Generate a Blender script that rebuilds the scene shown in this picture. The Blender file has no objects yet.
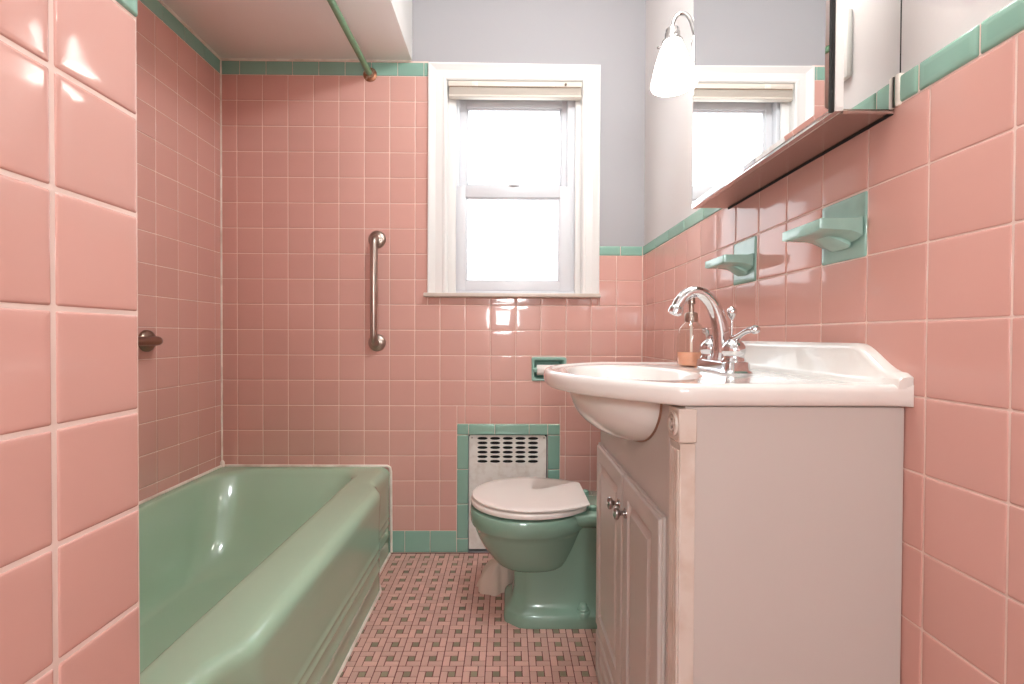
import bpy, bmesh, math, random
from mathutils import Vector, Matrix
random.seed(7)
R = math.radians
sc = bpy.context.scene
COL = sc.collection

# ------------------------------------------------------------------ helpers
def lin(r, g, b):
    f = lambda c: c/12.92 if c <= .04045 else ((c+.055)/1.055)**2.4
    return (f(r/255), f(g/255), f(b/255), 1)

class MB:
    """collects geometry in world coordinates, links it as one mesh object"""
    def __init__(s): s.v, s.f, s.m = [], [], []
    def add(s, vs, fs, mi=0, mat=None):
        o = len(s.v)
        for p in vs:
            p = Vector(p)
            s.v.append(mat @ p if mat is not None else p)
        for f in fs:
            s.f.append([o+i for i in f]); s.m.append(mi)
        return s
    def loft(s, rings, closed=True, cap0=False, cap1=False, mi=0, mat=None):
        n = len(rings[0]); vs = [p for r in rings for p in r]; fs = []
        for k in range(len(rings)-1):
            for i in range(n if closed else n-1):
                j = (i+1) % n
                fs.append((k*n+i, k*n+j, (k+1)*n+j, (k+1)*n+i))
        if cap0: fs.append(list(range(n))[::-1])
        if cap1: fs.append([(len(rings)-1)*n+i for i in range(n)])
        return s.add(vs, fs, mi, mat)
    def tube(s, pts, rad, n=14, mi=0, caps=True):
        pts = [Vector(p) for p in pts]; rings = []; up = None
        for i, p in enumerate(pts):
            t = (pts[min(i+1, len(pts)-1)] - pts[max(i-1, 0)]).normalized()
            if up is None:
                a = Vector((0, 0, 1)) if abs(t.z) < .9 else Vector((1, 0, 0))
                up = (a - t*a.dot(t)).normalized()
            else: up = (up - t*up.dot(t)).normalized()
            w = t.cross(up); r = rad[i] if isinstance(rad, (list, tuple)) else rad
            rings.append([p + up*(r*math.cos(2*math.pi*k/n)) + w*(r*math.sin(2*math.pi*k/n)) for k in range(n)])
        return s.loft(rings, True, caps, caps, mi)
    def lathe(s, prof, base, axis=(0, 0, 1), n=28, mi=0, cap0=True, cap1=True):
        z = Vector(axis).normalized(); a = Vector((1, 0, 0)) if abs(z.x) < .9 else Vector((0, 1, 0))
        x = (a - z*a.dot(z)).normalized(); y = z.cross(x); b = Vector(base)
        rings = [[b + z*h + x*(r*math.cos(2*math.pi*k/n)) + y*(r*math.sin(2*math.pi*k/n)) for k in range(n)] for r, h in prof]
        return s.loft(rings, True, cap0, cap1, mi)
    def box(s, x0, x1, y0, y1, z0, z1, r=0, seg=2, mi=0, mat=None):
        bm = bmesh.new(); bmesh.ops.create_cube(bm, size=1)
        for v in bm.verts:
            v.co = Vector((x0+(v.co.x+.5)*(x1-x0), y0+(v.co.y+.5)*(y1-y0), z0+(v.co.z+.5)*(z1-z0)))
        if r > 0: bmesh.ops.bevel(bm, geom=bm.edges[:], offset=r, segments=seg, profile=.5, affect='EDGES')
        bm.verts.index_update()
        s.add([v.co.copy() for v in bm.verts], [[v.index for v in f.verts] for f in bm.faces], mi, mat)
        bm.free(); return s
    def prism(s, poly, axis, a0, a1, mi=0):
        """poly: 2D points; extruded along axis from a0 to a1"""
        def P(u, v, w):
            return {'X': (w, u, v), 'Y': (u, w, v), 'Z': (u, v, w)}[axis]
        return s.loft([[P(u, v, a0) for u, v in poly], [P(u, v, a1) for u, v in poly]], True, True, True, mi)
    def build(s, name, mats, parent=None, loc=None, smooth=True, ang=40, recalc=True):
        if not isinstance(mats, (list, tuple)): mats = [mats]
        o0 = Vector(loc) if loc is not None else Vector((0, 0, 0))
        if parent is not None:
            q = parent
            while q is not None: o0 = o0 + Vector(q.location); q = q.parent
        me = bpy.data.meshes.new(name)
        me.from_pydata([p - o0 for p in s.v], [], s.f)
        for m in mats: me.materials.append(m)
        me.polygons.foreach_set('material_index', s.m)
        if recalc:
            bm = bmesh.new(); bm.from_mesh(me); bmesh.ops.recalc_face_normals(bm, faces=bm.faces[:]); bm.to_mesh(me); bm.free()
        if smooth:
            me.shade_smooth(); me.set_sharp_from_angle(angle=R(ang))
        me.update()
        o = bpy.data.objects.new(name, me); COL.objects.link(o)
        if parent is not None: o.parent = parent
        if loc is not None: o.location = loc
        return o

def tag(o, label=None, cat=None, group=None, kind=None):
    if label: o['label'] = label
    if cat: o['category'] = cat
    if group: o['group'] = group
    if kind: o['kind'] = kind
    return o
def thing(name, loc, label, cat, group=None):
    o = bpy.data.objects.new(name, None); COL.objects.link(o); o.location = loc; o.empty_display_size = .05
    return tag(o, label, cat, group)

def rrect(x0, x1, y0, y1, r, nx, ny, nc):
    """closed outline, counter-clockwise from the right side; r = (right-near, right-far, left-far, left-near)"""
    rn, rf, lf, ln = r if isinstance(r, tuple) else (r,)*4
    P = []
    def seg(a, b, n):
        for i in range(n): P.append((a[0]+(b[0]-a[0])*i/n, a[1]+(b[1]-a[1])*i/n))
    def arc(cx, cy, rr, a0, n):
        for i in range(n):
            a = a0 + (math.pi/2)*i/n; P.append((cx+rr*math.cos(a), cy+rr*math.sin(a)))
    seg((x1, y0+rn), (x1, y1-rf), ny); arc(x1-rf, y1-rf, rf, 0, nc)
    seg((x1-rf, y1), (x0+lf, y1), nx); arc(x0+lf, y1-lf, lf, math.pi/2, nc)
    seg((x0, y1-lf), (x0, y0+ln), ny); arc(x0+ln, y0+ln, ln, math.pi, nc)
    seg((x0+ln, y0), (x1-rn, y0), nx); arc(x1-rn, y0+rn, rn, 1.5*math.pi, nc)
    return P
def sm(a, b, x):
    t = max(0, min(1, (x-a)/(b-a))); return t*t*(3-2*t)
def bez(p0, p1, p2, p3, n):
    p0, p1, p2, p3 = map(Vector, (p0, p1, p2, p3))
    return [p0*(1-t)**3 + p1*3*t*(1-t)**2 + p2*3*t*t*(1-t) + p3*t**3 for t in [i/n for i in range(n+1)]]

# ------------------------------------------------------------------ materials
def new_mat(name):
    m = bpy.data.materials.new(name); m.use_nodes = True
    nt = m.node_tree; return m, nt, nt.nodes['Principled BSDF']
def simple(name, col, rough=.5, metal=0, spec=.5, noise=0, scale=8, bump=0, bscale=60, coat=0, dirt=None):
    m, nt, b = new_mat(name); N, L = nt.nodes, nt.links
    b.inputs['Roughness'].default_value = rough; b.inputs['Metallic'].default_value = metal
    b.inputs['Specular IOR Level'].default_value = spec; b.inputs['Coat Weight'].default_value = coat
    b.inputs['Base Color'].default_value = col
    tc = N.new('ShaderNodeTexCoord')
    if noise or dirt:
        nz = N.new('ShaderNodeTexNoise'); nz.inputs['Scale'].default_value = scale; nz.inputs['Detail'].default_value = 5
        L.new(tc.outputs['Object'], nz.inputs['Vector'])
        mx = N.new('ShaderNodeMix'); mx.data_type = 'RGBA'
        d = dirt or tuple(c*(1-noise) for c in col[:3])+(1,)
        mx.inputs[6].default_value = col; mx.inputs[7].default_value = d
        rp = N.new('ShaderNodeMapRange'); rp.inputs[1].default_value = .45; rp.inputs[2].default_value = .75
        L.new(nz.outputs['Fac'], rp.inputs[0]); L.new(rp.outputs[0], mx.inputs[0]); L.new(mx.outputs[2], b.inputs['Base Color'])
    if bump:
        n2 = N.new('ShaderNodeTexNoise'); n2.inputs['Scale'].default_value = bscale; n2.inputs['Detail'].default_value = 2
        L.new(tc.outputs['Object'], n2.inputs['Vector'])
        bp = N.new('ShaderNodeBump'); bp.inputs['Strength'].default_value = bump; bp.inputs['Distance'].default_value = .002
        L.new(n2.outputs['Fac'], bp.inputs['Height']); L.new(bp.outputs[0], b.inputs['Normal'])
    return m
def tile_mat(name, col, var=.06, rough=.075, bump=.09, bscale=14):
    """glazed tile: each tile its own slight shade, faintly wavy glaze"""
    m, nt, b = new_mat(name); N, L = nt.nodes, nt.links
    b.inputs['Roughness'].default_value = rough
    g = N.new('ShaderNodeNewGeometry'); mr = N.new('ShaderNodeMapRange')
    mr.inputs[3].default_value = 1-var; mr.inputs[4].default_value = 1+var
    L.new(g.outputs['Random Per Island'], mr.inputs[0])
    hs = N.new('ShaderNodeHueSaturation'); hs.inputs['Color'].default_value = col
    L.new(mr.outputs[0], hs.inputs['Value']); L.new(hs.outputs[0], b.inputs['Base Color'])
    tc = N.new('ShaderNodeTexCoord'); nz = N.new('ShaderNodeTexNoise'); nz.inputs['Scale'].default_value = bscale; nz.inputs['Detail'].default_value = 1
    L.new(tc.outputs['Object'], nz.inputs['Vector'])
    bp = N.new('ShaderNodeBump'); bp.inputs['Strength'].default_value = bump; bp.inputs['Distance'].default_value = .004
    L.new(nz.outputs['Fac'], bp.inputs['Height']); L.new(bp.outputs[0], b.inputs['Normal'])
    return m

PINK = tile_mat('pink_glazed_tile', lin(212, 163, 152), .03)
GREEN = tile_mat('green_trim_tile', lin(138, 176, 160), .05)
GROUT = simple('grout', lin(234, 208, 197), .8, noise=.12, scale=9)
CAULK = simple('white_caulk', lin(240, 232, 222), .5, dirt=lin(205, 185, 170), scale=14)
PAINT = simple('grey_wall_paint', lin(165, 161, 163), .6, bump=.05, bscale=90)
CEIL = simple('ceiling_paint', lin(240, 237, 234), .6, bump=.05, bscale=60)
WHITE = simple('white_gloss_paint', lin(230, 227, 224), .3, bump=.04, bscale=40)
VINYL = simple('window_vinyl', lin(216, 216, 220), .35)
STONE = simple('marble_sill', lin(214, 200, 188), .3, noise=.1, scale=20)
TUBM = simple('green_tub_enamel', lin(166, 196, 170), .09, coat=.3, noise=.05, scale=3)
TOIM = simple('green_vitreous_china', lin(132, 163, 146), .1, coat=.3)
SEATM = simple('white_seat_plastic', lin(240, 231, 225), .18)
CABM = simple('white_cabinet_paint', lin(198, 190, 184), .35, noise=.02, scale=5)
AGED = simple('aged_white_cabinet_paint', lin(214, 202, 192), .4, dirt=lin(200, 180, 165), scale=22)
MARBLE = simple('cultured_marble', lin(230, 226, 221), .12, coat=.4)
CHROME = simple('chrome', (.70, .70, .71, 1), .06, metal=1)
NICKEL = simple('brushed_steel', lin(176, 162, 152), .28, metal=1)
BRONZE = simple('tarnished_bar_steel', lin(150, 128, 114), .3, metal=1)
STEEL = simple('satin_stainless', (.52, .46, .42, 1), .25, metal=1)
MIRROR = simple('mirror_silver', (.93, .94, .94, 1), .01, metal=1)
KNOBM = simple('dark_chrome', (.42, .40, .39, 1), .16, metal=1)
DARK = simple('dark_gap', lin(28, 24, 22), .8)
CERAM = simple('green_glazed_ceramic', lin(150, 188, 176), .1, noise=.12, scale=25, coat=.3)
RODM = simple('green_painted_rod', lin(112, 150, 116), .35, noise=.15, scale=30)
COPPER = simple('rusty_copper_flange', lin(150, 98, 70), .4, metal=.7, dirt=lin(205, 190, 170), scale=60)
BLIND = simple('beige_blind', lin(222, 212, 200), .5); SLAT = simple('blind_slats', lin(196, 184, 172), .55)
HEATM = simple('chipped_white_metal', lin(238, 231, 224), .45, bump=.12, bscale=120, dirt=lin(222, 210, 200), scale=35)
CLOTH = simple('pinkish_beige_cloth', lin(216, 194, 180), .95, bump=.5, bscale=260)
PAPER = simple('tissue_paper', lin(240, 234, 228), .9)
PLASTIC = simple('white_plastic', lin(240, 238, 232), .3)
FP = tile_mat('pink_floor_mosaic', lin(214, 171, 159), .11, .4, .05, 60)
FO = tile_mat('olive_floor_mosaic', lin(142, 132, 108), .16, .4, .05, 60)
FG = simple('dark_red_floor_grout', lin(118, 62, 60), .85, noise=.25, scale=5)

def glass_mat(name, tint, rough=0.0, refl=.12):
    m = bpy.data.materials.new(name); m.use_nodes = True; nt = m.node_tree; N, L = nt.nodes, nt.links
    for n in list(N): N.remove(n)
    out = N.new('ShaderNodeOutputMaterial'); t = N.new('ShaderNodeBsdfTransparent'); g = N.new('ShaderNodeBsdfGlossy')
    t.inputs[0].default_value = tint; g.inputs['Roughness'].default_value = rough
    lw = N.new('ShaderNodeLayerWeight'); lw.inputs[0].default_value = .5
    pw = N.new('ShaderNodeMath'); pw.operation = 'POWER'; pw.inputs[1].default_value = 3.5; L.new(lw.outputs['Facing'], pw.inputs[0])
    ml = N.new('ShaderNodeMath'); ml.operation = 'MULTIPLY_ADD'; ml.inputs[1].default_value = .7; ml.inputs[2].default_value = .045; L.new(pw.outputs[0], ml.inputs[0]); lw = ml
    mx = N.new('ShaderNodeMixShader'); L.new(lw.outputs[0], mx.inputs[0]); L.new(t.outputs[0], mx.inputs[1]); L.new(g.outputs[0], mx.inputs[2])
    L.new(mx.outputs[0], out.inputs[0]); return m
PANE = glass_mat('window_glass', (.97, .98, .98, 1))
BOTTLE = glass_mat('clear_bottle_glass', (.93, .90, .87, 1))
LIQUID = simple('peach_liquid_soap', lin(240, 176, 146), .1); 
def emit_mat(name, col, strength):
    m, nt, b = new_mat(name); b.inputs['Base Color'].default_value = (.9, .9, .88, 1); b.inputs['Roughness'].default_value = .2
    b.inputs['Emission Color'].default_value = col; b.inputs['Emission Strength'].default_value = strength; return m
OPAL = emit_mat('lit_opal_glass', (1, .96, .91, 1), 11)

# ------------------------------------------------------------------ room
H = .948                      # eye height of the photograph
RW, BW, LW, PW, PE = .588, 2.014, -1.238, -.415, .5265   # tile faces: right, back, alcove left, partition, its end
T = .0065                     # tile thickness over the wall
CZ, SZ = 2.46, 2.133          # ceiling, soffit over the tub
p = .1095
RY = -1.1                     # wall behind
z0 = 1.3005

def subtract(rects, h):
    out = []
    for (a, b, c, d) in rects:
        x0, y0, x1, y1 = max(a, h[0]), max(b, h[1]), min(c, h[2]), min(d, h[3])
        if x0 >= x1 or y0 >= y1: out.append((a, b, c, d)); continue
        if a < x0: out.append((a, b, x0, d))
        if x1 < c: out.append((x1, b, c, d))
        if b < y0: out.append((x0, b, x1, y0))
        if y1 < d: out.append((x0, y1, x1, d))
    return out
def grid(us, vs, holes=()):
    rs = [(us[i], vs[j], us[i+1], vs[j+1]) for i in range(len(us)-1) for j in range(len(vs)-1)]
    for h in holes: rs = subtract(rs, h)
    return [r for r in rs if r[2]-r[0] > .008 and r[3]-r[1] > .008]
def cuts(lo, hi, first, step):
    k = math.floor((lo-first)/step)+1; c = [lo]
    while first+k*step < hi-.006:
        if first+k*step > lo+.006: c.append(first+k*step)
        k += 1
    return c+[hi]
def tiles(mb, rects, fr, th=T, gap=.0021, r=.0017, mi=0, cr=.0022, crown=.0002):
    """pillow-edged tiles; fr(u, v, d) -> world"""
    for (a, b, c, d) in rects:
        a += gap/2; b += gap/2; c -= gap/2; d -= gap/2
        rings = []
        j = (random.random()-.5)*.0006
        for ins, dp in ((0, 0), (0, th-r), (r*.18, th-r*.42), (r*.55, th-r*.12), (r*1.15, th), (r*2.6, th+crown*.6), (min(c-a, d-b)*.25, th+crown)):
            q = []; rr = max(.0004, cr-ins*.4)
            x0, x1, y0, y1 = a+ins, c-ins, b+ins, d-ins
            if x1-x0 < 2.2*rr or y1-y0 < 2.2*rr: break
            for cx, cy, s in ((x1-rr, y1-rr, 0), (x0+rr, y1-rr, 1), (x0+rr, y0+rr, 2), (x1-rr, y0+rr, 3)):
                for k in range(3):
                    t = (s+k/2)*math.pi/2; q.append(fr(cx+rr*math.cos(t), cy+rr*math.sin(t), dp+(j if dp > 0 else 0)))
            rings.append(q)
        mb.loft(rings, True, False, True, mi)
fr_back = lambda u, v, d: (u, BW+T-d, v)
fr_right = lambda u, v, d: (RW+T-d, u, v)
fr_left = lambda u, v, d: (LW-T+d, u, v)
fr_part = lambda u, v, d: (PW-T+d, u, v)
fr_end = lambda u, v, d: (u, PE-T+d, v)

S = 'structure'
def struct(mb, name, mats, parent=None, **k):
    o = mb.build(name, mats, parent, **k); tag(o, kind=S); return o
def slab_grout(boxes, name, parent):
    g = MB()
    for bx in boxes: g.box(*bx)
    return struct(g, name, GROUT, parent, smooth=False)

# window opening
WX0, WX1, WZ0, WZ1 = -.265, .320, 1.134, 2.05
# heater niche, paper niche
HX0, HX1, HZ = -.168, .176, .518
TX0, TX1, TZ0, TZ1 = .107, .255, .756, .856

# ---- wall_back
w = MB(); yb0, yb1 = BW+T, BW+.16
def plate_y(mb, x0, x1, z0_, z1_, holes):
    for (a, b, c, d) in sorted(_splits([(x0, z0_, x1, z1_)], holes)):
        mb.box(a, c, yb0, yb1, b, d)
def _splits(rs, holes):
    for h in holes: rs = subtract(rs, h)
    return rs
plate_y(w, LW-.15, RW+.15, -.05, CZ+.05, [(WX0, WZ0, WX1, WZ1), (HX0, 0, HX1, HZ), (TX0, TZ0, TX1, TZ1)])
w.box(HX0-.01, HX1+.01, BW+.06, yb1, -.02, HZ+.01); w.box(TX0-.01, TX1+.01, BW+.075, yb1, TZ0-.01, TZ1+.01)
wall_back = struct(w, 'wall_back', PAINT, smooth=False)
zB = [1.7398-k*p for k in range(15, -4, -1)]        # pink row lines .097 .. 2.068
xs = cuts(LW, RW, -1.169, p)
hw, hh, ht = (-.347, 1.116, .396, 3), (-.219, -1, .231, .566), (TX0, TZ0, TX1, TZ1)
rs = grid(xs, [z for z in zB if z < z0+.02], [hw, hh, ht]) + [q for q in grid([x for x in xs if x < -.34]+[-.347], [z for z in zB if z > z0-.02])]
m = MB(); tiles(m, rs, fr_back); struct(m, 'tile_field', PINK, wall_back, ang=60, recalc=False)
m = MB()
tiles(m, grid(cuts(LW, -.347, -1.169+.012, .1130), [2.0683, SZ-.006]), fr_back, th=.0075)
tiles(m, grid(cuts(.396, RW, .49, .152), [z0, 1.343]), fr_back, th=.0085, r=.004)
tiles(m, grid(cuts(-.52, -.219, -.445, .1105), [.002, zB[0]]), fr_back, th=.0075)
tiles(m, grid(cuts(.231, RW, .34, .1105), [.002, zB[0]]), fr_back, th=.0075)
tiles(m, [(-.219, a, -.168, b) for a, b in ((.002, .062), (.062, .214), (.214, .366), (.366, .517), (.517, .566))], fr_back, th=.009, r=.004)
tiles(m, [(.177, a, .231, b) for a, b in ((.002, .062), (.062, .214), (.214, .366), (.366, .517), (.517, .566))], fr_back, th=.009, r=.004)
tiles(m, [(a, .517, b, .566) for a, b in ((-.168, -.054), (-.054, .096), (.096, .177))], fr_back, th=.009, r=.004)
struct(m, 'tile_border', GREEN, wall_back, ang=60, recalc=False)
gb = []
for (a, b, c, d) in _splits([(LW, 0, RW, z0+.04), (LW, z0+.04, -.347, SZ)], [(-.34, 1.12, .39, 3), (HX0-.002, -1, HX1+.002, HZ+.002), ht]):
    gb.append((a, c, BW+.0011, BW+T+.001, b, d))
slab_grout(gb, 'grout', wall_back)

# ---- wall_right
w = MB(); w.box(RW+T, RW+.15, RY-.15, BW+.16, -.05, CZ+.05)
wall_right = struct(w, 'wall_right', simple('off_white_wall_paint', lin(214, 208, 206), .6, bump=.05, bscale=90), smooth=False)
ys = cuts(RY, BW, .645, p)
zs = [z for z in zB if z < z0+.02]; zs[-1] = z0
SD = ((.7545, 1.0815, .864, 1.1908), (1.0830+.0095, 1.0815, 1.202, 1.1908))
MC = (.71, 1.285, 1.232, 3)
m = MB(); tiles(m, grid(ys, zs, SD), fr_right); struct(m, 'tile_field', PINK, wall_right, ang=60, recalc=False)
m = MB()
bj = sorted([RY, .121, .273, .425, .577, .663, .709, 1.235, 1.387, 1.539, 1.691, 1.843, BW])
bj = [RY, -.94, -.79, -.64, -.487, -.335, -.183, -.031] + bj[1:]
tiles(m, [q for q in grid(bj, [z0, 1.343]) if q[0] < .70 or q[0] > 1.23], fr_right, th=.0085, r=.004)
tiles(m, grid(cuts(RY, BW, .6, .1105), [.002, zB[0]]), fr_right, th=.0075)
struct(m, 'tile_border', GREEN, wall_right, ang=60, recalc=False)
slab_grout([(RW+.0011, RW+T+.001, RY, BW, 0, 1.3405)], 'grout', wall_right)
m = MB(); m.box(.5835, RW+T, .6915, .6995, z0-.003, 1.346, .0025); m.build('caulk_patch', CAULK, wall_right)

# ---- wall_left (tub alcove)
w = MB(); w.box(LW-.15, LW-T, PE-.2, BW+.16, -.05, CZ+.05)
wall_left = struct(w, 'wall_left', PAINT, smooth=False)
yl = cuts(PE, BW, 1.973, p)
m = MB(); tiles(m, grid(yl, zB), fr_left); struct(m, 'tile_field', PINK, wall_left, ang=60, recalc=False)
m = MB(); tiles(m, grid(cuts(PE, BW, 2.02, .113), [zB[-1], SZ-.006]), fr_left, th=.0075); struct(m, 'tile_border', GREEN, wall_left, ang=60, recalc=False)
slab_grout([(LW-T-.001, LW-.0011, PE, BW, 0, SZ)], 'grout', wall_left)

# ---- wall_partition (foot of the tub, close to the lens)
w = MB(); w.box(LW-.15, PW-T, RY-.15, PE-T, -.05, CZ+.05)
wall_part = struct(w, 'wall_partition', simple('partition_paint', lin(220, 216, 214), .6, bump=.05, bscale=90), smooth=False)
yp = cuts(RY, PE, .428, p); zp = [z0-k*p for k in range(11, -1, -1)]
m = MB(); tiles(m, grid(yp, zp), fr_part, gap=.0040, r=.0026, cr=.0022, crown=.0003)
tiles(m, grid(cuts(LW, PW-.003, -1.169, p), [z for z in zB]), fr_end); struct(m, 'tile_field', PINK, wall_part, ang=60, recalc=False)
m = MB(); tiles(m, grid(cuts(RY, PE, .428, .1525), [z0, 1.343]), fr_part, th=.0085, r=.004)
tiles(m, grid(cuts(RY, PE, .428, .1105), [.002, zp[0]]), fr_part, th=.0075)
tiles(m, grid(cuts(LW, PW-.003, -1.169, .113), [zB[-1], SZ-.006]), fr_end, th=.0075)
struct(m, 'tile_border', GREEN, wall_part, ang=60, recalc=False)
slab_grout([(PW-T-.001, PW-.0013, RY, PE-.0012, 0, 1.34), (LW, PW-.0016, PE-T-.001, PE-.0011, 0, SZ)], 'grout', wall_part)

# ---- rear wall, ceiling, soffit
DX0, DX1, DZ = -.33, .43, 2.03
HP = simple('rear_wall_paint', lin(226, 222, 220), .6)
w = MB(); w.box(PW-T, DX0, RY-.15, RY, -.05, CZ+.05); w.box(DX1, RW+T, RY-.15, RY, -.05, CZ+.05); w.box(DX0, DX1, RY-.15, RY, DZ, CZ+.05); struct(w, 'wall_rear', HP, smooth=False)
w = MB()
for a in ((DX0-.06, DX0, 0, DZ), (DX1, DX1+.06, 0, DZ), (DX0-.06, DX1+.06, DZ, DZ+.06)): w.box(a[0], a[1], RY, RY+.016, a[2], a[3], .004)
struct(w, 'trim_3', WHITE)
hy0, hy1 = RY-1.6, RY-.15
w = MB(); w.box(-1.0, 1.1, hy0-.1, hy0, -.05, CZ); w.box(-1.1, -1.0, hy0-.1, hy1, -.05, CZ); w.box(1.1, 1.2, hy0-.1, hy1, -.05, CZ); w.box(-1.0, PW-T, hy1-.02, hy1+.01, -.05, CZ); w.box(RW+T, 1.1, hy1-.02, hy1+.01, -.05, CZ)
w.box(-1.1, 1.2, hy0-.1, hy1+.01, CZ, CZ+.1); struct(w, 'wall_hall', HP, smooth=False)
w = MB(); w.box(-1.1, 1.2, hy0-.1, RY-.1, -.1, -.004); struct(w, 'floor_hall', simple('oak_hall_floor', lin(176, 134, 92), .4, noise=.25, scale=6), smooth=False)
w = MB(); w.box(LW-.15, RW+.15, RY-.15, BW+.16, CZ, CZ+.12); struct(w, 'ceiling', CEIL, smooth=False)
w = MB(); w.box(LW-T, PW-.002, PE-T, BW+T, SZ, CZ, .004, 2); struct(w, 'wall_soffit', CEIL)
c = MB(); c.tube([(LW, BW-.002, SZ), (PW-.01, BW-.002, SZ)], .005, 8); c.tube([(LW+.002, PE, SZ), (LW+.002, BW, SZ)], .005, 8)
c.tube([(LW+.0015, BW-.0015, .40), (LW+.0015, BW-.0015, SZ)], .0042, 8)
struct(c, 'trim_1', CAULK)
c = MB(); c.tube([(RW-.001, BW-.001, .02), (RW-.001, BW-.001, 1.34)], .003, 8); struct(c, 'trim_2', GROUT)

# ---- floor: pinwheel mosaic, every little tile modelled
U = .0627
fl = MB(); fl.box(LW-.1, RW+.1, RY-.1, BW+.16, -.1, -.0016, mi=2)
fr_floor = lambda u, v, d: (u, v, d-.0056)
FX, FY = -.216, 1.289        # centre of one olive square
for i in range(-10, 13):
    for j in range(-40, 12):
        cx, cy = FX+i*U, FY+j*U
        if cy < RY or cy > BW or cx < -.60 or cx > RW+.03: continue
        e = U/3; x0, y0 = cx-1.5*e, cy-1.5*e
        P4 = [(x0, y0+2*e, x0+2*e, y0+3*e), (x0+2*e, y0+e, x0+3*e, y0+3*e), (x0+e, y0, x0+3*e, y0+e), (x0, y0, x0+e, y0+2*e)]
        for q in P4:
            fl_r = (max(q[0], -.6), q[1], min(q[2], RW), min(q[3], BW))
            if fl_r[2]-fl_r[0] > .006 and fl_r[3]-fl_r[1] > .006: tiles(fl, [fl_r], fr_floor, th=.0056, gap=.0025, r=.0009, mi=0, cr=.0012, crown=0)
        q = (x0+e, y0+e, x0+2*e, y0+2*e)
        if q[2] < RW and q[3] < BW: tiles(fl, [q], fr_floor, th=.0056, gap=.0025, r=.0009, mi=1, cr=.0012, crown=0)
struct(fl, 'floor', [FP, FO, FG], ang=60, recalc=False)

# ------------------------------------------------------------------ window
win = bpy.data.objects.new('window_1', None); COL.objects.link(win); win.location = (.02, BW, 1.13)
tag(win, 'white-framed double-hung window with blown-out panes above the toilet', 'window', kind=S)
# casing: mitred moulding swept round three sides
prof = [(0, 0), (0, .014), (.006, .019), (.014, .019), (.018, .016), (.05, .015), (.056, .018), (.066, .022), (.074, .026), (.081, .026), (.083, .022), (.083, 0)]  # (distance from the inner edge, height)
inn = [(WX0, WZ0), (WX0, WZ1-.002), (WX1, WZ1-.002), (WX1, WZ0)]; dirs = [(-1, 0), (-.98, .86), (.90, .80), (.90, 0)]
m = MB(); rings = []
for (x, z), (dx, dz) in zip(inn, dirs):
    rings.append([(x+dx*d*(.98 if dx < 0 else 1), BW-h+.004, z+dz*d) for d, h in prof])
m.loft(rings, True, True, True); m.build('casing', WHITE, win, ang=25)
m = MB(); m.box(-.361, .399, BW-.034, BW+.06, 1.1165, 1.1335, .004); m.build('sill', STONE, win)
m = MB()
for a in ((WX0-.012, WX0+.0012, WZ0, WZ1), (WX1-.0012, WX1+.012, WZ0, WZ1)): m.box(a[0], a[1], BW+.0005, BW+.15, a[2], a[3])
m.box(WX0, WX1, BW+.006, BW+.15, WZ1-.003, WZ1+.01); m.box(WX0, WX1, BW+.01, BW+.15, WZ0-.01, WZ0+.003)
m.box(WX0, WX0+.036, BW+.026, BW+.038, WZ0, WZ1, .003); m.box(WX1-.026, WX1, BW+.026, BW+.038, WZ0, WZ1, .003)
m.build('jamb', WHITE, win)
m = MB(); m.box(WX0+.006, WX0+.048, BW+.045, BW+.12, WZ0, WZ1, .003); m.box(.262, WX1-.006, BW+.045, BW+.12, WZ0, WZ1, .003); m.box(WX0+.002, WX1-.002, BW+.047, BW+.121, 2.022, WZ1); m.box(WX0, WX1, BW+.03, BW+.12, WZ0, WZ0+.014, .003)
m.build('track', VINYL, win)
def sash(name, x0, x1, zz0, zz1, gx0, gx1, gz0, gz1, y0, y1):
    m = MB(); g = .0
    m.box(x0, gx0, y0, y1, zz0, zz1, .004); m.box(gx1, x1, y0, y1, zz0, zz1, .004)
    m.box(gx0-.003, gx1+.003, y0+.0007, y1-.0007, gz1, zz1-.0005, .003); m.box(gx0-.003, gx1+.003, y0+.0007, y1-.0007, zz0+.0005, gz0, .003)
    for (a, b, c, d) in ((gx0-.003, gx0+.007, gz0, gz1), (gx1-.007, gx1+.003, gz0, gz1), (gx0, gx1, gz1-.007, gz1+.003), (gx0, gx1, gz0-.003, gz0+.007)):
        m.box(a, b, y0+.008, y1-.004, c, d, .002)
    o = m.build(name, VINYL, win)
    q = MB(); q.box(gx0-.004, gx1+.004, (y0+y1)/2, (y0+y1)/2+.004, gz0-.004, gz1+.004); q.build('pane', PANE, o)
    return o
up = sash('upper_sash', -.240, .294, 1.580, 2.030, -.188, .239, 1.628, 1.974, BW+.078, BW+.105)
lo = sash('lower_sash', -.231, .282, 1.149, 1.613, -.188, .229, 1.192, 1.563, BW+.041, BW+.072)
q = MB(); q.lathe([(.026, 0), (.026, .006), (.018, .011), (0.002, .012)], (.025, BW+.058, 1.613), n=20); q.box(.018, .05, BW+.05, BW+.062, 1.619, 1.625, .002); q.build('sash_lock', VINYL, lo)
for sx in (-.215, .266):
    q = MB(); q.box(sx-.003, sx+.003, BW+.071, BW+.079, 1.66, 1.70, .002); q.build('tilt_latch', VINYL, up)

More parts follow.
